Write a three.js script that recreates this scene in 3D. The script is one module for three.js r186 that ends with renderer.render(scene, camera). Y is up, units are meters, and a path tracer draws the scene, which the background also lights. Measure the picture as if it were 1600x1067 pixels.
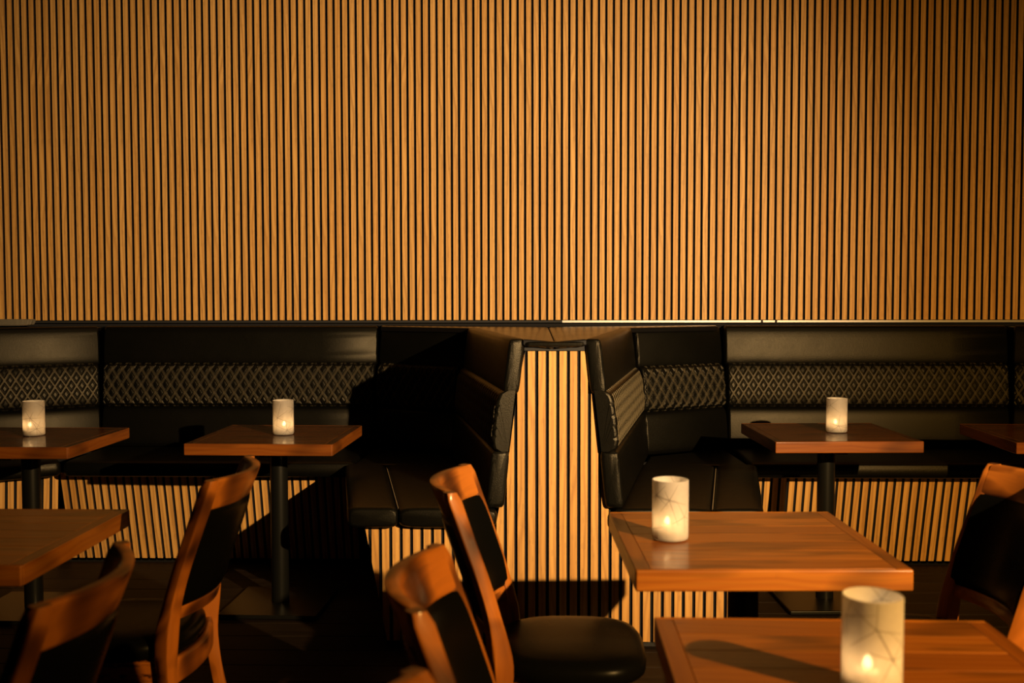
import * as THREE from 'three';
import { RoundedBoxGeometry } from 'three/addons/geometries/RoundedBoxGeometry.js';
import { mergeGeometries, toCreasedNormals } from 'three/addons/utils/BufferGeometryUtils.js';

// ---------------------------------------------------------------- camera, light, exposure
const scene = new THREE.Scene();
const F = 1610.74;
const camera = new THREE.PerspectiveCamera(2 * Math.atan(533.5 / F) * 180 / Math.PI, 1600 / 1067, 0.05, 40);
camera.rotation.order = 'YXZ';
camera.rotation.set(-2.638 * Math.PI / 180, 1.2004 * Math.PI / 180, -0.0795 * Math.PI / 180);
camera.position.set(0, 1.355, 5.655);
camera.focus = 4.7; camera.userData.fStop = 3.6;
scene.add(camera);
scene.background = new THREE.Color(0, 0, 0);

const renderer = new THREE.WebGLRenderer({ antialias: true });
renderer.toneMapping = THREE.LinearToneMapping;
renderer.toneMappingExposure = 1.0;
renderer.shadowMap.enabled = true;

// one spotlight fitting: a pale narrow beam inside a wide amber flood
const LAMP = [1.95, 1.93, 5.35], AIM = [-0.62, 1.46, 0];
function lampBeam(color, candela, aim, half) {
  const l = new THREE.SpotLight(color, candela, 0, half * Math.PI / 180, 1, 2);
  l.position.set(...LAMP); l.target.position.set(...aim);
  l.castShadow = true; l.shadow.radius = 1; l.shadow.mapSize.set(2048, 2048);
  scene.add(l, l.target);
}
lampBeam(new THREE.Color().setRGB(1, 0.76, 0.50), 92, AIM, 29.5);
lampBeam(new THREE.Color().setRGB(1, 0.55, 0.14), 64, [-0.06, -0.45, 0], 50.5);

// ---------------------------------------------------------------- helpers
let seed = 7;
const rnd = () => { seed = (seed * 1664525 + 1013904223) >>> 0; return seed / 4294967296; };
const V = (x, y, z) => new THREE.Vector3(x, y, z);
const used = {};
function numbered(n) { const k = used[n] = (used[n] ?? -1) + 1; return k ? `${n}_${String(k).padStart(3, '0')}` : n; }
function tag(o, label, category, group) { o.userData = { label, category }; if (group) o.userData.group = group; return o; }
function thing(name, label, category, pos = [0, 0, 0], turn = 0, group) {
  const o = new THREE.Group(); o.name = numbered(name); o.position.set(...pos); o.rotation.y = turn; scene.add(o);
  return tag(o, label, category, group);
}
function part(name, geo, mat, parent, label) {
  const m = new THREE.Mesh(geo, mat); m.name = name; m.castShadow = m.receiveShadow = true; parent.add(m);
  if (label) m.userData.label = label;
  return m;
}
function struct(name, geo, mat) { const m = part(name, geo, mat, scene); m.userData.kind = 'structure'; return m; }
const box = (w, h, d, x = 0, y = 0, z = 0, r = 0) => {
  const g = r ? new RoundedBoxGeometry(w, h, d, 2, r) : new THREE.BoxGeometry(w, h, d); g.translate(x, y, z); return g;
};
const plain = g => { const n = g.index ? g.toNonIndexed() : g; for (const k of Object.keys(n.attributes)) if (!['position', 'normal', 'uv'].includes(k)) n.deleteAttribute(k); return n; };
const merge = list => mergeGeometries(list.map(plain), false);
// rings of points -> closed solid, creased normals
function loft(rings, crease = 0.7, closed = false) {
  const n = rings[0].length, pos = [], uv = [], len = [0];
  for (let i = 1; i <= rings.length; i++) len[i] = len[i - 1] + rings[i % rings.length][0].distanceTo(rings[i - 1][0]);
  const per = [0]; for (let j = 0; j < n; j++) per[j + 1] = per[j] + rings[0][j].distanceTo(rings[0][(j + 1) % n]);
  const put = (p, u, v) => { pos.push(p.x, p.y, p.z); uv.push(u, v); };
  const m = closed ? rings.length : rings.length - 1;
  for (let i = 0; i < m; i++) for (let j = 0; j < n; j++) {
    const a = rings[i][j], b = rings[i][(j + 1) % n], c = rings[(i + 1) % rings.length][(j + 1) % n], d = rings[(i + 1) % rings.length][j];
    put(a, per[j], len[i]); put(b, per[j + 1], len[i]); put(c, per[j + 1], len[i + 1]);
    put(a, per[j], len[i]); put(c, per[j + 1], len[i + 1]); put(d, per[j], len[i + 1]);
  }
  if (!closed) for (const [r, f] of [[rings[0], 1], [rings[rings.length - 1], 0]]) {
    const c = r.reduce((s, p) => s.add(p), V(0, 0, 0)).multiplyScalar(1 / n);
    for (let j = 0; j < n; j++) {
      const a = r[j], b = r[(j + 1) % n], t = f ? [c, b, a] : [c, a, b];
      for (const p of t) put(p, p.x + p.z, p.y);
    }
  }
  let vol = 0;
  for (let i = 0; i < pos.length; i += 9) {
    const [ax, ay, az, bx, by, bz, cx, cy, cz] = pos.slice(i, i + 9);
    vol += ax * (by * cz - bz * cy) + ay * (bz * cx - bx * cz) + az * (bx * cy - by * cx);
  }
  if (vol < 0) for (let i = 0; i < pos.length; i += 9) for (let k = 0; k < 3; k++) { const t = pos[i + 3 + k]; pos[i + 3 + k] = pos[i + 6 + k]; pos[i + 6 + k] = t; }
  if (vol < 0) for (let i = 0; i < uv.length; i += 6) for (let k = 0; k < 2; k++) { const t = uv[i + 2 + k]; uv[i + 2 + k] = uv[i + 4 + k]; uv[i + 4 + k] = t; }
  const g = new THREE.BufferGeometry();
  g.setAttribute('position', new THREE.Float32BufferAttribute(pos, 3));
  g.setAttribute('uv', new THREE.Float32BufferAttribute(uv, 2));
  g.computeVertexNormals();
  return toCreasedNormals(g, crease);
}
function tube(pts, r, sides = 6, seg) {
  const c = new THREE.CatmullRomCurve3(pts);
  return new THREE.TubeGeometry(c, seg ?? pts.length * 2, r, sides, false);
}
// extrude a plan or profile polygon
function prism(pts, depth, bevel = 0) {
  const s = new THREE.Shape(pts.map(p => new THREE.Vector2(p[0], p[1])));
  return new THREE.ExtrudeGeometry(s, { depth, bevelEnabled: bevel > 0, bevelThickness: bevel, bevelSize: bevel, bevelOffset: -bevel, bevelSegments: 2, steps: 1 });
}
const plan = (pts, y0, h, bevel = 0) => { const g = prism(pts.map(([x, z]) => [x, -z]), h - 2 * bevel, bevel); g.rotateX(-Math.PI / 2); g.translate(0, y0 + bevel, 0); return g; };

// ---------------------------------------------------------------- textures and materials
function hash(x, y) { let h = (x * 374761393 + y * 668265263) | 0; h = (h ^ (h >>> 13)) * 1274126177 | 0; return ((h ^ (h >>> 16)) >>> 0) / 4294967296; }
function noise(x, y, px, py) {   // tiling value noise
  const xi = Math.floor(x), yi = Math.floor(y), fx = x - xi, fy = y - yi, u = fx * fx * (3 - 2 * fx), v = fy * fy * (3 - 2 * fy);
  const m = (a, b) => ((a % b) + b) % b, h = (i, j) => hash(m(i, px), m(j, py));
  return (h(xi, yi) * (1 - u) + h(xi + 1, yi) * u) * (1 - v) + (h(xi, yi + 1) * (1 - u) + h(xi + 1, yi + 1) * u) * v;
}
function makeTexture(w, h, fn, srgb) {
  const d = new Uint8Array(w * h * 4);
  for (let j = 0; j < h; j++) for (let i = 0; i < w; i++) {
    const c = fn(i / w, j / h), k = (j * w + i) * 4;
    for (let q = 0; q < 3; q++) d[k + q] = Math.max(0, Math.min(255, c[q] * 255));
    d[k + 3] = 255;
  }
  const t = new THREE.DataTexture(d, w, h, THREE.RGBAFormat);
  t.wrapS = t.wrapT = THREE.RepeatWrapping; t.magFilter = THREE.LinearFilter; t.minFilter = THREE.LinearMipmapLinearFilter; t.generateMipmaps = true;
  if (srgb) t.colorSpace = THREE.SRGBColorSpace;
  t.needsUpdate = true; return t;
}
// grain runs along v; one tile is 0.5 m wide and 2 m long
const oakMap = makeTexture(512, 1024, (u, v) => {
  const warp = noise(u * 6, v * 5, 6, 5) * 1.2 + noise(u * 14, v * 11, 14, 11) * 0.35;
  const ring = 0.5 + 0.5 * Math.sin((u * 22 + warp * 1.6) * 2 * Math.PI);
  const fine = noise(u * 200, v * 14, 200, 14), fleck = noise(u * 90, v * 60, 90, 60);
  const tone = 0.90 + 0.10 * fine - 0.11 * ring * ring - 0.05 * (fleck > 0.78 ? 1 : 0) + 0.05 * noise(u * 5, v * 3, 5, 3);
  return [tone, tone * (0.985 - 0.03 * ring), tone * (0.96 - 0.06 * ring)];
}, true);
// stained wood of tables and chairs: broad figure, dark blotches of wear
const stainMap = makeTexture(512, 512, (u, v) => {
  const wx = u + 0.06 * noise(u * 7, v * 5, 7, 5) + 0.025 * noise(u * 17, v * 13, 17, 13), wy = v + 0.08 * noise(u * 5 + 2, v * 6 + 4, 5, 6);
  const ring = 0.5 + 0.5 * Math.sin((wx * 9 + noise(wx * 4, wy * 3, 4, 3) * 1.6) * 2 * Math.PI);
  const fine = noise(wx * 128, wy * 8, 128, 8), blot = noise(wx * 5, wy * 4, 5, 4) * 0.6 + noise(wx * 12 + wy * 3, wy * 9 - wx * 4, 12, 9) * 0.4;
  const tone = 0.87 + 0.08 * fine - 0.06 * ring * ring - 0.42 * Math.max(0, blot - 0.5) * 2;
  return [tone, tone * (0.95 - 0.04 * ring), tone * (0.90 - 0.06 * ring)];
}, true);
const chairMap = makeTexture(512, 512, (u, v) => {
  const wx = u + 0.06 * noise(u * 7, v * 5, 7, 5) + 0.02 * noise(u * 17, v * 13, 17, 13), wy = v + 0.08 * noise(u * 5 + 2, v * 6 + 4, 5, 6);
  const fine = noise(wx * 110, wy * 8, 110, 8), blot = noise(wx * 6, wy * 5, 6, 5) * 0.6 + noise(wx * 14, wy * 11, 14, 11) * 0.4;
  const tone = 0.92 + 0.07 * fine - 1.9 * Math.max(0, blot - 0.47);
  return [tone, tone * (0.93 - 0.25 * Math.max(0, blot - 0.5)), tone * 0.88];
}, true);
const leatherBump = makeTexture(256, 256, (u, v) => {
  const n = 0.5 * noise(u * 60, v * 60, 60, 60) + 0.5 * noise(u * 120, v * 120, 120, 120);
  return [n, n, n];
});
const wearMap = makeTexture(256, 256, (u, v) => {
  const n = 0.94 + 0.06 * noise(u * 6, v * 6, 6, 6) - 0.05 * noise(u * 30, v * 20, 30, 20);
  return [n, n, n];
});
const tex = (t, ru, rv) => { const c = t.clone(); c.repeat.set(ru, rv); c.needsUpdate = true; return c; };
const rgb = (r, g, b) => new THREE.Color().setRGB(r, g, b);
const std = o => new THREE.MeshStandardMaterial(o), phy = o => new THREE.MeshPhysicalMaterial(o);
const oakT = tex(oakMap, 2, 0.5);
const slatMats = [[0.68, 0.38, 0.100], [0.645, 0.35, 0.085], [0.70, 0.40, 0.112], [0.66, 0.355, 0.085], [0.69, 0.39, 0.105], [0.60, 0.312, 0.07]]
  .map(c => std({ color: rgb(...c), map: oakT, roughness: 0.62 }));
const slatSide = std({ color: rgb(0.05, 0.026, 0.010), roughness: 0.8 });
const veneered = k => [slatSide, slatSide, slatMats[k], slatMats[k], slatMats[k], slatSide];
const slatSets = slatMats.map((_, k) => veneered(k));
const dimPanelMats = [[0.54, 0.292, 0.07], [0.50, 0.265, 0.06], [0.57, 0.315, 0.08]].map(c => std({ color: rgb(...c), map: oakT, roughness: 0.62 }));  // slat oak darkened in colour to offset strong lamp light on the divider end
const M = {
  felt: std({ color: rgb(0.006, 0.005, 0.005), roughness: 1 }),
  black: std({ color: rgb(0.008, 0.008, 0.008), roughness: 0.75 }),
  paint: std({ color: rgb(0.02, 0.018, 0.016), roughness: 0.9, map: tex(wearMap, 0.4, 0.4) }),
  leather: phy({ color: rgb(0.002, 0.002, 0.0014), roughness: 0.43, specularIntensity: 0.42, specularColor: rgb(1, 0.88, 0.62), roughnessMap: tex(wearMap, 2.5, 2.5), bumpMap: tex(leatherBump, 8, 8), bumpScale: 0.0004 }),
  vinyl: phy({ color: rgb(0.002, 0.002, 0.0016), roughness: 0.30, specularIntensity: 0.07, roughnessMap: tex(wearMap, 3, 3) }),
  cap: phy({ color: rgb(0.004, 0.0035, 0.003), roughness: 0.34, roughnessMap: tex(wearMap, 2, 2) }),
  thread: std({ color: rgb(0.12, 0.092, 0.043), roughness: 0.8 }),
  iron: phy({ color: rgb(0.005, 0.005, 0.004), roughness: 0.34, specularIntensity: 0.5, specularColor: rgb(1, 0.95, 0.75) }),
  alu: std({ color: rgb(0.42, 0.39, 0.35), roughness: 0.45, metalness: 0.6 }),
  chair: phy({ color: rgb(0.36, 0.13, 0.016), map: tex(chairMap, 2.2, 1.4), roughness: 0.5, specularIntensity: 0.5, clearcoat: 0.25, clearcoatRoughness: 0.15 }),
  piping: phy({ color: rgb(0.30, 0.23, 0.13), roughness: 0.3 }),  // pale tan paints in the highlight along the seat welt
  wax: std({ color: rgb(0.82, 0.78, 0.70), roughness: 0.6 }),
  wick: std({ color: rgb(0.02, 0.015, 0.01), roughness: 1 }),
};
const tableMap = tex(stainMap, 4, 1);
// two tones: honey tables stand free, darker tops and edges along the wall
const topMat = c => phy({ color: rgb(...c), map: tableMap, roughness: 0.55, specularIntensity: 0.15, clearcoat: 0.65, clearcoatRoughness: 0.17 });
const edgeOf = c => phy({ color: rgb(...c), map: tableMap, roughness: 0.5, specularIntensity: 0.3, clearcoat: 0.4, clearcoatRoughness: 0.2 });
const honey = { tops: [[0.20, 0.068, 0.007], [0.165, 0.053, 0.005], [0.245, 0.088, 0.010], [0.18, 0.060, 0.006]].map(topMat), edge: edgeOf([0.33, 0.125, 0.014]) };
const darkTone = { tops: [[0.085, 0.026, 0.004], [0.068, 0.020, 0.003], [0.10, 0.032, 0.005], [0.075, 0.023, 0.003]].map(topMat), edge: edgeOf([0.24, 0.078, 0.009]) };
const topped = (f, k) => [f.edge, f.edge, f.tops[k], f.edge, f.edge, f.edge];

// ---------------------------------------------------------------- room shell
const floor = struct('floor', box(10.8, 0.12, 10.8, 0, -0.075, 4.2), std({ color: rgb(0.006, 0.004, 0.003), roughness: 0.8 }));
{ // dark boards across the room
  const mats = [0, 1, 2].map(k => phy({ color: rgb(0.012 + 0.003 * k, 0.008 + 0.002 * k, 0.004 + 0.001 * k), map: tex(stainMap, 1, 1), roughness: 0.6, specularIntensity: 0.3 }));
  const gs = [box(2.396, 0.0145, 0.156, 0, -0.00725, 0, 0.002)];
  for (let r = 0; r < 32; r++) for (let c = 0; c < 4; c++) {
    const m = part('plank', gs[0], mats[Math.floor(rnd() * 3)], floor);
    m.position.set(-3.6 + c * 2.4 + (r % 2) * 0.9, 0, 0.6 + r * 0.16);
  }
}
struct('ceiling', box(10.8, 0.15, 10.8, 0, 3.475, 4.2), M.paint);
struct('wall_left', box(0.2, 3.6, 10.8, -5.1, 1.7, 4.2), M.paint);
struct('wall_right', box(0.2, 3.6, 10.8, 5.1, 1.7, 4.2), M.paint);
struct('wall_front', box(10.4, 3.6, 0.2, 0, 1.7, 9.5), M.paint);
const wall = struct('wall_back', box(10.4, 3.6, 0.2, 0, 1.7, -0.122), M.felt);

// wood slats: a few shared variants of grain
const PITCH = 0.04, SW = 0.0274, SD = 0.012;
function slatGeo(h, v) {
  const g = box(SW, h, SD, 0, 0, -SD / 2, 0.0012), uv = g.attributes.uv, p = g.attributes.position;
  for (let i = 0; i < uv.count; i++) uv.setXY(i, p.getX(i) + p.getZ(i) + v * 0.0613, p.getY(i) + v * 0.37);
  return g;
}
{
  const y0 = 1.2125, y1 = 3.4, gs = [...Array(8)].map((_, k) => slatGeo(y1 - y0, k));
  for (let k = -72; k <= 146; k++) {
    const m = part('slat', gs[Math.floor(rnd() * 8)], slatSets[Math.floor(rnd() * rnd() * 6)], wall);
    m.position.set(-1.546 + k * PITCH, (y0 + y1) / 2, 0);
  }
}
struct('trim_1', box(4.9, 0.013, 0.022, -2.295, 1.2045, 0.011, 0.002), M.black);
{
  const t = struct('trim_2', box(3.4, 0.0135, 0.022, 1.855, 1.2045, 0.011, 0.002), M.alu);
  for (const x of [1.242, 1.318]) part('clip', box(0.012, 0.017, 0.026, x, 1.2045, 0.013, 0.002), M.black, t, 'small dark clip');
}

// ---------------------------------------------------------------- banquettes
const se = (t, e) => Math.sign(t) * Math.pow(Math.abs(t), e);
// puffy bar: superellipse section in (z, y), length along x with rounded ends
function cushion(L, cy, cz, hy, hz, n = 3.4, lean = 0, endR = 0.025, seg = 36) {
  const ring = (x, ins) => [...Array(seg)].map((_, j) => {
    const a = j / seg * 2 * Math.PI, y = se(Math.sin(a), 2 / n) * (hy - ins), z = se(Math.cos(a), 2 / n) * (hz - ins);
    return V(x, cy + y, cz + z - y * lean);
  });
  const rings = [];
  for (const t of [0, 0.06, 0.2, 0.45, 0.75, 1]) rings.push(ring(t * endR, Math.min(hy, hz) * 0.5 * (1 - Math.sqrt(1 - (1 - t) ** 2))));
  const mid = Math.max(1, Math.round(L / 0.3)); for (let i = 1; i < mid; i++) rings.push(ring(endR + (L - 2 * endR) * i / mid, 0));
  for (const t of [1, 0.75, 0.45, 0.2, 0.06, 0]) rings.push(ring(L - t * endR, Math.min(hy, hz) * 0.5 * (1 - Math.sqrt(1 - (1 - t) ** 2))));
  return loft(rings, 0.9);
}
// quilted band: front follows an arc, lattice of raised straps with sunken lozenges, wraps to a flat back
const BH = 0.116, BY = 0.875, BD = 0.020, DW = 0.0525, DH = 0.084;
const arc = t => { const k = Math.abs(t); return [BH * t, BD * (1 - Math.pow(k, 4.5)) - 0.012 * Math.max(0, k - 0.9) / 0.1]; };   // t in -1..1 -> [dy, dz]
function lozenge(x, y) {                               // height of the relief, metres
  const p = x / DW + y / DH, q = x / DW - y / DH, f = s => Math.abs(s - Math.round(s));
  const e = Math.min(f(p), f(q));                      // 0 on a strap, 0.5 in a lozenge centre
  if (e < 0.13) return 0; if (e < 0.20) return -0.0065 * (e - 0.13) / 0.07;
  return -0.0065 + 0.0058 * Math.min(1, (e - 0.20) / 0.09);
}
function band(L) {
  const nx = Math.round(L / DW) * 22, ny = 66, pos = [], uv = [], idx = [], back = -0.050;
  const row = [];
  for (let j = 0; j <= ny; j++) { const t = j / ny * 2 - 1, [dy, dz] = arc(t); row.push([dy, dz, t]); }
  const R = [[-BH, back, null], ...row, [BH, back, null]];
  for (let i = 0; i <= nx; i++) for (const [dy, dz, t] of R) {
    const x = i / nx * L, end = Math.min(1, Math.min(x, L - x) / 0.012), sink = 0.012 * (1 - Math.sqrt(1 - (1 - end) ** 2));
    const h = t === null ? 0 : lozenge(x, dy) * Math.min(1, Math.max(0, (0.97 - Math.abs(t)) * 6)) - sink;
    pos.push(x, BY + dy, dz - BD + 0.006 + h - 0.12 * dy); uv.push(x, dy);
  }
  const n = R.length;
  for (let i = 0; i < nx; i++) for (let j = 0; j < n - 1; j++) { const a = i * n + j, b = a + 1, c = a + n + 1, d = a + n; idx.push(a, d, c, a, c, b); }
  for (const i of [0, nx]) {
    const at = pos.length / 3;
    for (let j = 0; j < n; j++) { const k = (i * n + j) * 3; pos.push(pos[k], pos[k + 1], pos[k + 2]); uv.push(pos[k + 2], pos[k + 1]); }
    for (let j = 1; j < n - 1; j++) idx.push(...(i ? [at, at + j, at + j + 1] : [at, at + j + 1, at + j]));
  }
  const g = new THREE.BufferGeometry();
  g.setAttribute('position', new THREE.Float32BufferAttribute(pos, 3)); g.setAttribute('uv', new THREE.Float32BufferAttribute(uv, 2));
  g.setIndex(idx); g.computeVertexNormals(); return g;
}
function stitches(L) {
  const list = [], r = 0.0008;
  for (const s of [1, -1]) for (let k = -4; k <= L / DW + 4; k++) for (const off of [-0.0034, 0.0034]) {
    const pts = [];
    for (let j = 0; j <= 16; j++) {
      const t = j / 16 * 2 - 1, [dy, dz] = arc(t * 0.985), x = k * DW + s * dy * DW / DH + off;
      if (x > 0.006 && x < L - 0.006) pts.push(V(x, BY + dy, dz - BD + 0.0066 - 0.12 * dy));
    }
    if (pts.length > 2) list.push(tube(pts, r, 4, pts.length));
  }
  return merge(list);
}
// a section stands on the line P-Q in plan (P left of Q when seen from the seats)
function sectionMatrix([px, pz], [qx, qz]) {
  const L = Math.hypot(qx - px, qz - pz), d = V((qx - px) / L, 0, (qz - pz) / L), n = V(-d.z, 0, d.x);
  return [L, new THREE.Matrix4().makeBasis(d, V(0, 1, 0), n).setPosition(px, 0, pz)];
}
function backrest(P, Q, root, board = true, e0 = 0.010, e1 = 0.010, puff = 3.4) {
  const [L, m] = sectionMatrix(P, Q), put = (name, g, mat, parent = root) => part(name, g.applyMatrix4(m), mat, parent);
  put('backrest_roll', cushion(L + e0 + e1, 1.081, -0.0735, 0.104, 0.0315, puff, 0.115, 0.012).translate(-e0, 0, 0), M.leather);
  const b = put('quilted_band', band(L), M.leather);
  const st = put('stitching', stitches(L), M.thread, b); st.userData.kind = 'stuff';
  put('lower_cushion', cushion(L, 0.652, -0.011, 0.108, 0.036, puff, 0.10, 0.012), M.leather);
  if (board) put('back_board', box(L - 0.01, 0.62, 0.01, L / 2, 0.85, -0.112), M.black);
}
// slanted slatted base under a seat: top edge on P-Q at y1, bottom set back
function slatBase(P, Q, root, y0 = 0.018, y1 = 0.468, lean = 0.11, phase = 0.02) {
  const [L, m] = sectionMatrix(P, Q), len = Math.hypot(y1 - y0, lean), tilt = Math.atan2(lean, y1 - y0);
  const T = new THREE.Matrix4().makeRotationX(tilt).setPosition(0, y1, 0); T.premultiply(m);
  const bd = box(L, len, 0.015, L / 2, -len / 2, -SD - 0.0076); part('base_board', bd.applyMatrix4(T), M.felt, root);
  const gs = [0, 1, 2, 3].map(k => slatGeo(len, k + 1));
  for (let x = phase; x < L - 0.0145; x += PITCH) {
    const s = part('slat', gs[Math.floor(rnd() * 4)], slatSets[Math.floor(rnd() * rnd() * 6)], root);
    s.applyMatrix4(new THREE.Matrix4().makeTranslation(x, -len / 2, 0).premultiply(T));
  }
}
function seat(P, Q, depth, root, y = 0.511, hy = 0.041) {   // front edge on P-Q
  const [L, m] = sectionMatrix(P, Q);
  return part('seat_cushion', cushion(L, y, -depth / 2, hy, depth / 2, 7, 0, 0.03, 56).applyMatrix4(m), M.leather, root);
}
const WZ = 0.22, CX = 0.08;
{ // along the wall, left of the divider
  const o = thing('banquette_bench', 'long black leather bench with quilted back against the wall, left of the divider', 'bench', [-1.57, 0, 0]);
  const root = o;
  backrest([-2.30 + 1.57, WZ], [-0.845 + 1.57, WZ], root);
  seat([-2.275 + 1.57, 0.76], [-0.86 + 1.57, 0.76], 0.52, root);
  slatBase([-2.355 + 1.57, 0.625], [-0.872 + 1.57, 0.625], root, 0.018, 0.468, 0.11, 0.02);
  part('top_cap', box(1.44, 0.02, 0.14, 0, 1.172, 0.07, 0.004), M.cap, root);
  part('seat_box', box(1.38, 0.45, 0.34, 0, 0.24, 0.26), M.black, root);
}
{ // along the wall, right of the divider
  const X = 1.755, o = thing('banquette_bench', 'long black leather bench with quilted back against the wall, right of the divider', 'bench', [X, 0, 0]);
  backrest([1.025 - X, WZ], [2.49 - X, WZ], o);
  seat([1.03 - X, 0.76], [2.50 - X, 0.76], 0.52, o);
  slatBase([1.035 - X, 0.625], [2.60 - X, 0.625], o, 0.018, 0.468, 0.11, 0.03);
  part('top_cap', box(1.44, 0.02, 0.14, 0, 1.172, 0.07, 0.004), M.cap, o);
  part('seat_box', box(1.38, 0.45, 0.34, 0, 0.24, 0.26), M.black, o);
}
for (const s of [-1, 1]) { // slanting end sections
  const X = s < 0 ? -2.6 : 2.78, e = s < 0 ? -2.30 : 2.495;
  const o = thing('corner_banquette', s < 0 ? 'slanting black quilted corner bench at the far left edge of the room' : 'slanting black quilted corner bench at the far right edge, mostly in shadow', 'bench', [X, 0, 0.35]);
  const A = [e + s * 0.012 - X, WZ + 0.008 - 0.35], B = [e + s * 0.56 - X, WZ + 0.335 - 0.35], n = [-s * 0.513, 0.858];
  const [P, Q] = s < 0 ? [B, A] : [A, B], off = (p, k, dx = 0) => [p[0] + n[0] * k + dx, p[1] + n[1] * k];
  backrest(P, Q, o);
  const f = s < 0 ? [[-2.90 - X, 0.625 + 0.354 - 0.35], [-2.355 - X, 0.625 - 0.35]] : [[2.60 - X, 0.625 - 0.35], [3.14 - X, 0.625 + 0.354 - 0.35]];
  slatBase(f[0], f[1], o, 0.018, 0.468, 0.11, s < 0 ? 0.035 : 0.02);
  const g = f.map(p => off(p, 0.13));
  seat(g[0], g[1], 0.5, o);
  part('top_cap', plan([off(P, -0.08), off(Q, -0.08), [off(Q, -0.08)[0], -0.35], [off(P, -0.08)[0], -0.35]], 1.158, 0.02, 0.003), M.cap, o);
}
{ // the divider between the two booths, its slatted end towards the room
  const ZE = 1.75, ZB = 0.5, o = thing('booth_divider', 'tall tapering slatted divider between two booths with padded black leather sides and seats', 'booth divider', [CX, 0, 1.0]);
  const Zo = -1.0;
  const L = (x, z) => [x - CX, z + Zo];
  // end face outline, half width by height
  const low = [[0.645, 0.022], [0.728, 0.468]], up = [[0.225, 0.468], [0.200, 0.60], [0.172, 0.755], [0.146, 0.96], [0.113, 1.138]];
  const outline = [...low, ...up]; const poly = [...outline.map(([x, y]) => [x, y]), ...outline.slice().reverse().map(([x, y]) => [-x, y])];
  const back = prism(poly, 0.03); back.translate(0, 0, ZE - SD - 0.031 + Zo); part('end_board', back, M.felt, o);
  const clip = (pts, x, keepRight) => {
    const out = [];
    for (let i = 0; i < pts.length; i++) {
      const a = pts[i], b = pts[(i + 1) % pts.length], ia = keepRight ? a[0] >= x : a[0] <= x, ib = keepRight ? b[0] >= x : b[0] <= x;
      if (ia) out.push(a);
      if (ia !== ib) { const t = (x - a[0]) / (b[0] - a[0]); out.push([x, a[1] + (b[1] - a[1]) * t]); }
    }
    return out;
  };
  for (let k = -19; k <= 19; k++) {
    const c = -0.008 + k * PITCH, q = clip(clip(poly, c - SW / 2, true), c + SW / 2, false);
    if (q.length < 3) continue;
    const w = Math.max(...q.map(p => p[0])) - Math.min(...q.map(p => p[0])); if (w < 0.004) continue;
    const g = prism(q, SD, 0); const uv = g.attributes.uv, p = g.attributes.position;
    for (let i = 0; i < uv.count; i++) uv.setXY(i, p.getX(i) + p.getZ(i) + k * 0.0613, p.getY(i) + k * 0.37);
    g.translate(0, 0, ZE - SD + Zo); part('slat', g, [dimPanelMats[Math.floor(rnd() * 3)], slatSide], o);
  }
  part('top_rail', box(0.232, 0.022, 0.06, 0, 1.150, ZE - 0.03 + Zo, 0.002), M.black, o, 'black rail across the top of the slats');
  part('skirting', box(1.3, 0.02, 0.02, 0, 0.01, ZE - 0.025 + Zo), M.black, o);
  // backrests of both sides, with the angled corner panels behind them
  const sec = (P, Q, b = false) => backrest(L(...P), L(...Q), o, b, b ? 0.010 : 0, b ? 0.010 : 0, b ? 3.4 : 7);
  sec([0.08 - 0.465, ZB], [0.08 - 0.225, 1.785]); sec([0.08 + 0.225, 1.785], [0.08 + 0.465, ZB]);
  sec([-0.835, WZ + 0.006], [-0.392, ZB - 0.01], true); sec([0.552, ZB - 0.01], [1.010, WZ + 0.006], true);
  // inner core
  part('core', loft([[0.15, 1.70, 0.10], [0.40, 0.3, 0.33]].map(([h, z, t]) => [V(-h, 0.02, z + Zo), V(h, 0.02, z + Zo), V(t, 1.155, z + Zo), V(-t, 1.155, z + Zo)])), M.black, o);
  // top caps, two upholstered boards meeting on the centre line
  for (const s of [-1, 1]) {
    const pts = [[s * 0.002, 1.775], [s * 0.118, 1.775], [s * 0.35, ZB + 0.02], [s * 0.89, WZ - 0.02], [s * 0.912, 0.005], [s * 0.002, 0.005]].map(([x, z]) => [x, z + Zo]);
    const g = plan(pts, 1.159, 0.026, 0.006); const p = g.attributes.position;
    for (let i = 0; i < p.count; i++) p.setY(i, p.getY(i) - 0.010 * Math.max(0, 1 - Math.abs(p.getX(i)) / 0.1));
    g.computeVertexNormals(); part('top_cap', g, M.cap, o);
  }
  part('front_fold', cushion(0.22, 1.166, ZE + 0.012 + Zo, 0.010, 0.022, 3, 0, 0.02).translate(-0.11, 0, 0), M.leather, o);
  // seats: an inner and an outer cushion on each side, splayed like the back
  for (const s of [-1, 1]) {
    const plate = (a, b) => {               // strip between half widths a and b at the end face
      const z1 = 1.80, z0 = 0.80, ring = (z, ins) => {
        const k = (z1 - z) * 0.19, lo = a + k + ins, hi = b + k - ins, n = 56, cx = (lo + hi) / 2, hx = (hi - lo) / 2;
        return [...Array(n)].map((_, j) => { const t = j / n * 2 * Math.PI; return V(s * (cx + se(Math.cos(t), 2 / 6) * hx), 0.508 + se(Math.sin(t), 2 / 4.5) * (0.041 - ins), z + Zo); });
      };
      const rs = []; for (const t of [0, 0.06, 0.2, 0.45, 0.75, 1]) rs.push(ring(z1 - t * 0.03, 0.014 * (1 - Math.sqrt(1 - (1 - t) ** 2))));
      for (let i = 1; i <= 6; i++) rs.push(ring(z1 - 0.03 - (z1 - z0 - 0.03) * i / 6, 0));
      return loft(rs, 0.9);
    };
    part('seat_cushion', plate(0.592, 0.785), M.leather, o); part('seat_cushion', plate(0.215, 0.590), M.leather, o);
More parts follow.
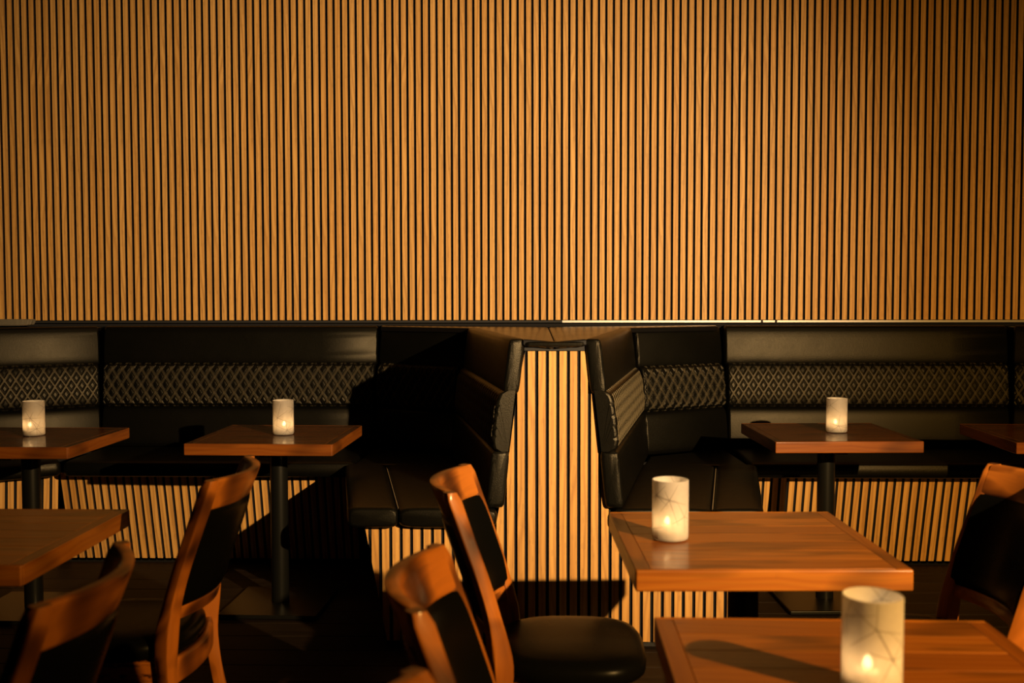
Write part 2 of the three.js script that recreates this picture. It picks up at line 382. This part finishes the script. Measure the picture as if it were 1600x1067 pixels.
    const seam = []; for (let i = 0; i <= 9; i++) { const z = 1.78 - i * 0.105; seam.push(V(s * (0.591 + (1.80 - z) * 0.19), 0.5405, z + Zo)); }
    part('piping', tube(seam, 0.0024, 6), M.piping, o, 'seam piping with its highlight coloured in pale tan');
    part('corner_cushion', plan([[s * 0.936, 0.755], [s * 0.915, 0.29], [s * 0.50, 0.53], [s * 0.44, 0.792], [s * 0.936, 0.792]].map(([x, z]) => [x, z + Zo]), 0.468, 0.078, 0.012), M.leather, o);
    // side of the seat base facing the booth
    const P = [s * 0.728, ZE + Zo], Q = [s * (0.728 + 0.19 * 1.05), 0.70 + Zo];
    if (s < 0) slatBase(Q, P, o, 0.022, 0.468, 0.083, 0.02); else slatBase(P, Q, o, 0.022, 0.468, 0.083, 0.02);
    part('seat_box', loft([ZE - 0.06, 0.72].map(z => { const k = (ZE - z) * 0.19; return [V(s * (0.2 + k), 0.02, z + Zo), V(s * (0.60 + k), 0.02, z + Zo), V(s * (0.68 + k), 0.465, z + Zo), V(s * (0.2 + k), 0.465, z + Zo)]; })), M.black, o);
  }
}

// ---------------------------------------------------------------- tables
const TW = 0.61, TT = 0.0477;
function makeTable(f) {
  const o = new THREE.Group();
  const n = 7, e = 0.034, eb = 0.012, D = TW - 2 * eb, w = D / n;
  for (let i = 0; i < n; i++) {
    const g = box(TW - 2 * e, TT - 0.0004, w - 0.0004, 0, 0.75 - TT / 2, -D / 2 + (i + 0.5) * w, 0.0014), uv = g.attributes.uv, p = g.attributes.position;
    for (let k = 0; k < uv.count; k++) uv.setXY(k, p.getZ(k) + p.getY(k) + i * 0.137, p.getX(k) + i * 0.31);
    part('stave', g, topped(f, [0, 2, 1, 0, 3, 2, 0][i]), o);
  }
  for (const s of [-1, 1]) {
    const g = box(e, TT - 0.0004, D, s * (TW / 2 - e / 2), 0.75 - TT / 2, 0, 0.0025), uv = g.attributes.uv, p = g.attributes.position;
    for (let k = 0; k < uv.count; k++) uv.setXY(k, p.getX(k) + p.getY(k), p.getZ(k));
    part('end_strip', g, topped(f, 1), o);
  }
  for (const s of [-1, 1]) {
    const g = box(TW, TT, eb, 0, 0.75 - TT / 2, s * (TW / 2 - eb / 2), 0.0045), uv = g.attributes.uv, p = g.attributes.position;
    for (let k = 0; k < uv.count; k++) uv.setXY(k, p.getZ(k) + p.getY(k) + 0.5 * s, p.getX(k));
    part('edge_band', g, f.edge, o);
  }
  const col = new THREE.CylinderGeometry(0.038, 0.038, 0.665, 32); col.translate(0, 0.35, 0); part('column', col, M.iron, o);
  part('top_plate', merge([box(0.42, 0.018, 0.05, 0, 0.690, 0, 0.004), box(0.05, 0.018, 0.42, 0, 0.690, 0, 0.004)]), M.iron, o);
  part('base_plate', box(0.42, 0.018, 0.42, 0, 0.010, 0, 0.005), M.iron, o);
  return o;
}
const tables = [
  [0.521, 3.107, 1.4, 'square wooden table lit amber in front of the divider, candle near its left side'],
  [1.284, 1.13, 1.8, 'wooden table with a candle before the right wall bench, front edge brightly lit'],
  [-1.106, 1.23, -1.8, 'dark wooden table with a candle before the left wall bench, nearest the divider'],
  [-2.148, 1.322, -0.8, 'dark wooden table with a candle at the left edge, before the wall bench'],
  [-1.447, 3.095, -0.5, 'brown wooden table without a candle in the left foreground, a chair tucked at its right'],
  [0.525, 4.051, -1.0, 'nearest wooden table at the bottom right, with the largest candle and its shadow'],
  [2.274, 1.159, -1.8, 'unlit wooden table cut off by the right edge, before the wall bench'],
];
const first = {};
tables.forEach(([x, z, a, label]) => {
  const kind = z < 2 ? 'darkTone' : 'honey', t = first[kind] ? first[kind].clone() : first[kind] = makeTable(z < 2 ? darkTone : honey); t.name = numbered('dining_table'); t.position.set(x, 0, z); t.rotation.y = a * Math.PI / 180;
  tag(t, label, 'table', 'square pedestal tables'); scene.add(t);
});

// ---------------------------------------------------------------- chairs (local: sitter faces +x, width along z)
function makeChair() {
  const o = new THREE.Group();
  const path = [[0.000, 0.885], [0.022, 0.82], [0.045, 0.755], [0.085, 0.638], [0.112, 0.53], [0.122, 0.45], [0.118, 0.36], [0.095, 0.22], [0.060, 0.09], [0.030, 0.0]];
  const curve = new THREE.CatmullRomCurve3(path.map(([x, y]) => V(x, y, 0)));
  const postAt = y => { for (let i = 1; i < path.length; i++) if (y >= path[i][1]) { const [x1, y1] = path[i], [x0, y0] = path[i - 1]; return x1 + (x0 - x1) * (y - y1) / (y0 - y1); } return path[path.length - 1][0]; };
  // rounded rectangle in plan, depth along the unit vector (ux, uz)
  const rect = (c, ux, uz, wx, wz, n = 4) => [...Array(20)].map((_, j) => {
    const t = (j + 0.5) / 20 * 2 * Math.PI, a = se(Math.cos(t), 2 / n) * wx / 2, b = se(Math.sin(t), 2 / n) * wz / 2;
    return V(c.x + ux * a - uz * b, c.y, c.z + uz * a + ux * b);
  });
  for (const s of [-1, 1]) {
    const rings = [], th = 0.58;
    for (let i = 0; i <= 30; i++) {
      const t = i / 30, c = curve.getPoint(t), y = c.y;
      const swell = Math.exp(-(((y - 0.47) / 0.075) ** 2)), top = y > 0.868 ? Math.sqrt(Math.max(0.12, 1 - ((y - 0.868) / 0.018) ** 2)) : 1;
      const a = th * Math.min(1, Math.max(0.1, (y - 0.1) / 0.35));
      c.z = s * (0.197 + 0.004 * (y - 0.45));
      rings.push(rect(c, Math.cos(a), -s * Math.sin(a), (0.036 + 0.018 * swell - (y < 0.3 ? 0.010 * (0.3 - y) / 0.3 : 0)) * (0.55 + 0.45 * top), (0.034 + 0.006 * swell) * (0.7 + 0.3 * top), 8));
    }
    part('rear_leg', loft(rings, 0.6), M.chair, o);
  }
  // bowed pieces between the posts: thickness profile along x, from y0 to y1
  const HW = 0.186;
  function bowed(y0, y1, thick, bow0, bow1, shift = 0, n = 5, half = HW) {
    const rings = [];
    for (let i = 0; i <= 18; i++) {
      const s = -1 + 2 * i / 18, ring = [];
      for (let j = 0; j < 20; j++) {
        const t = (j + 0.5) / 20 * 2 * Math.PI, a = se(Math.cos(t), 2 / n) * thick / 2, v = 0.5 + se(Math.sin(t), 2 / n) / 2, y = y0 + (y1 - y0) * v;
        ring.push(V(postAt(y) + shift + a - (bow0 + (bow1 - bow0) * v) * (1 - s * s), y, s * half));
      }
      rings.push(ring);
    }
    return loft(rings, 0.7);
  }
  part('crest_rail', bowed(0.803, 0.885, 0.028, 0.054, 0.059, 0, 7), M.chair, o);
  part('lower_back_rail', bowed(0.520, 0.556, 0.022, 0.050, 0.052), M.chair, o);
  part('back_pad', bowed(0.553, 0.809, 0.042, 0.050, 0.055, 0, 4), M.vinyl, o);
  // seat: rounded trapezium, domed
  const out = [], N = 48;
  for (let j = 0; j < N; j++) { const t = j / N * 2 * Math.PI, e = Math.cos(t) > 0 ? 2 / 3.2 : 2 / 2.5, x = se(Math.cos(t), e), z = se(Math.sin(t), e); out.push([0.285 + x * 0.195, z * 0.210]); }
  const srings = [[0.418, 0.96], [0.424, 0.995], [0.440, 1.0], [0.455, 0.985], [0.466, 0.94], [0.474, 0.82], [0.479, 0.6], [0.481, 0.3]].map(([y, k]) => out.map(([x, z]) => V(0.285 + (x - 0.285) * k, y, z * k)));
  part('seat', loft(srings, 1.0), M.vinyl, o);
  part('front_rail', box(0.022, 0.06, 0.35, 0.40, 0.386, 0, 0.003), M.chair, o);
  for (const s of [-1, 1]) part('side_rail', box(0.27, 0.06, 0.022, 0.262, 0.386, s * 0.178, 0.003), M.chair, o);
  part('rear_rail', bowed(0.352, 0.418, 0.022, 0.030, 0.034), M.chair, o);
  for (const s of [-1, 1]) {
    const rings = []; for (let i = 0; i <= 6; i++) { const y = 0.417 * (1 - i / 6), w = 0.038 - 0.012 * i / 6; rings.push(rect(V(0.40 - 0.002 * i / 6, y, s * 0.178), 1, 0, w, w, 5)); }
    part('front_leg', loft(rings, 0.6), M.chair, o);
  }
  return o;
}
const chair0 = makeChair(); let nChair = 0;
function chair(x, z, deg, label) {   // x, z: middle of the top rail ends; deg 0 faces +x, 180 faces -x
  const c = nChair++ ? chair0.clone() : chair0; c.name = numbered('dining_chair'); c.position.set(x, 0, z); c.rotation.y = deg * Math.PI / 180;
  tag(c, label, 'chair', 'wooden dining chairs'); scene.add(c);
}
chair(-0.195, 3.03, -1.3, 'wooden chair seen edge-on at the left side of the amber-lit table before the divider');
chair(-0.180, 3.945, 1.2, 'blurred wooden chair with bright curved crest rail, left of the nearest table');
chair(-0.150, 4.59, 0, 'chair showing only the tip of its crest rail at the bottom edge');
chair(-0.822, 2.885, 182, 'wooden chair with black padded back turned to us, right of the left foreground table');
chair(-0.765, 3.93, 185, 'blurred wooden chair in the bottom left corner with broad curved crest rail');
chair(1.272, 2.998, 180, 'dark chair with black padded back at the right edge, orange light on its crest');

// ---------------------------------------------------------------- candles in frosted glasses
function etch(k) {
  seed = 100 + k * 977; const lines = [];
  for (let c = 0; c < 7; c++) { const cu = (c + rnd() * 0.5) / 7, cv = 0.15 + 0.75 * rnd(), n = 5 + Math.floor(rnd() * 3), a0 = rnd() * 6.28; for (let i = 0; i < n; i++) { const a = a0 + i * 2 * Math.PI / n + (rnd() - 0.5) * 0.5, l = 0.025 + 0.045 * rnd(); lines.push([cu * 0.28, cv * 0.15, cu * 0.28 + Math.cos(a) * l, cv * 0.15 + Math.sin(a) * l]); } }
  return makeTexture(512, 256, (u, v) => {
    const x = u * 0.28, y = v * 0.15; let d = 1;
    for (const [x0, y0, x1, y1] of lines) for (const w of [0, -0.28, 0.28]) {
      const dx = x1 - x0, dy = y1 - y0, t = Math.max(0, Math.min(1, ((x - x0 - w) * dx + (y - y0) * dy) / (dx * dx + dy * dy)));
      d = Math.min(d, Math.hypot(x - x0 - w - dx * t, y - y0 - dy * t) + 0.0004 * t);
    }
    const m = Math.min(1, Math.max(0, (d - 0.0003) / 0.0007)), f = 0.97 + 0.03 * noise(u * 40, v * 20, 40, 20), q = f * (0.62 + 0.38 * m);
    return [q, q * (0.97 + 0.03 * m), q * (0.94 + 0.06 * m)];
  }, true);
}
const etched = [0, 1, 2].map(etch);
const flameMat = std({ color: rgb(0, 0, 0), emissive: rgb(1, 0.80, 0.48), emissiveIntensity: 90 });
const RG = 0.0445, HG = 0.149;
const wallPts = [[0, 0.0015], [0.040, 0.0015], [0.0430, 0.004], [RG, 0.010], [RG, HG - 0.001], [RG - 0.0012, HG], [RG - 0.0026, HG - 0.001], [RG - 0.0026, 0.012], [0.040, 0.008], [0, 0.008]];
const glassGeo = new THREE.LatheGeometry(wallPts.map(([r, y]) => new THREE.Vector2(r, y)), 64);
{ const uv = glassGeo.attributes.uv, p = glassGeo.attributes.position; for (let i = 0; i < uv.count; i++) uv.setY(i, p.getY(i) / 0.15); }
const waxGeo = new THREE.LatheGeometry([[0, 0], [0.017, 0], [0.019, 0.002], [0.0195, 0.024], [0.0185, 0.026], [0.0165, 0.0245], [0, 0.0235]].map(([r, y]) => new THREE.Vector2(r, y)), 40);
const flameGeo = new THREE.LatheGeometry([[0, 0], [0.004, 0.0015], [0.0072, 0.006], [0.0070, 0.011], [0.0045, 0.017], [0, 0.022]].map(([r, y]) => new THREE.Vector2(r, y)), 16);
function candle(x, z, tex, turn, off, where) {
  const g = thing('candle_holder', `frosted glass candle holder with etched star lines ${where}`, 'candle holder', [x, 0.75, z], turn, 'frosted candle holders');
  part('glass', glassGeo, glassMats[tex], g);
  const c = thing('tealight_candle', `small lit white candle glowing inside the glass ${where}`, 'candle', [x + off[0], 0.7582, z + off[1]], 0, 'lit candles in glasses');
  part('wax', waxGeo, M.wax, c);
  part('wick', new THREE.CylinderGeometry(0.0009, 0.0009, 0.008, 6).translate(0, 0.027, 0), M.wick, c);
  part('flame', flameGeo.clone().translate(0, 0.0285, 0), flameMat, c);
  const l = new THREE.PointLight(rgb(1, 0.58, 0.20), 0.042, 0, 2); l.position.set(0, 0.039, 0); l.castShadow = true; l.shadow.radius = 0.4; c.add(l);
}
const glassMats = etched.map(m => phy({ color: rgb(0.48, 0.43, 0.365), map: m, transmission: 0.58, thickness: 0, roughness: 0.66, ior: 1.45, clearcoat: 0.6, clearcoatRoughness: 0.08 }));
candle(0.337, 3.126, 0, 0.6, [-0.008, 0.004], 'on the amber-lit table');
candle(0.514, 4.10, 1, 2.2, [-0.008, 0.004], 'on the nearest table at bottom right');
candle(1.324, 1.142, 2, 4.0, [-0.006, 0.002], 'on the table at the right wall bench');
candle(-1.082, 1.24, 0, 3.0, [0.004, 0.002], 'on the second table from the left edge');
candle(-2.151, 1.282, 1, 5.1, [-0.016, 0.004], 'on the leftmost table');

// ---------------------------------------------------------------- small things
{ // faceted glass dish on the bench top at the far left
  const o = thing('glass_dish', 'long faceted clear glass dish on top of the bench back at the far left', 'dish', [-2.875, 1.1865, 0.09]);
  const rings = []; const n = 48;
  for (const [y, k, f] of [[0, 0.86, 0], [0.006, 0.95, 0.1], [0.022, 1, 1], [0.032, 1.02, 1], [0.034, 0.99, 1], [0.024, 0.93, 0], [0.008, 0.86, 0]])
    rings.push([...Array(n)].map((_, j) => { const t = j / n * 2 * Math.PI, r = k * (1 + (f && j % 2 ? 0.035 : 0)); return V(se(Math.cos(t), 0.6) * 0.145 * r, y, se(Math.sin(t), 0.6) * 0.06 * r); }));
  part('bowl', loft(rings, 0.25), phy({ color: rgb(0.34, 0.30, 0.22), transmission: 0.6, thickness: 0.004, ior: 1.5, roughness: 0.12 }), o);
}
{ // the lamp that lights the room, hanging just outside the picture
  const o = thing('pendant_spotlight', 'black pendant spotlight hanging in front of the tables, outside the picture', 'lamp', [LAMP[0], LAMP[1], LAMP[2]]);
  const dir = V(...AIM).sub(V(...LAMP)).normalize(), q = new THREE.Quaternion().setFromUnitVectors(V(0, -1, 0), dir);
  const can = new THREE.LatheGeometry([[0, 0.19], [0.03, 0.19], [0.045, 0.17], [0.05, 0.03], [0.052, 0.012], [0.049, 0.012], [0.046, 0.03], [0.03, 0.05], [0, 0.05]].map(([r, y]) => new THREE.Vector2(r, y)), 32);
  part('housing', can, M.iron, o).quaternion.copy(q);
  const bulb = new THREE.SphereGeometry(0.012, 16, 12); bulb.translate(0, 0.032, 0);
  part('bulb', bulb, std({ color: rgb(0, 0, 0), emissive: rgb(1, 0.7, 0.4), emissiveIntensity: 4 }), o).quaternion.copy(q);
  const top = V(0, 0.19, 0).applyQuaternion(q);
  part('cord', tube([top, V(top.x, 0.5, top.z), V(top.x, 1.47, top.z)], 0.004), M.black, o);
}
renderer.render(scene, camera);
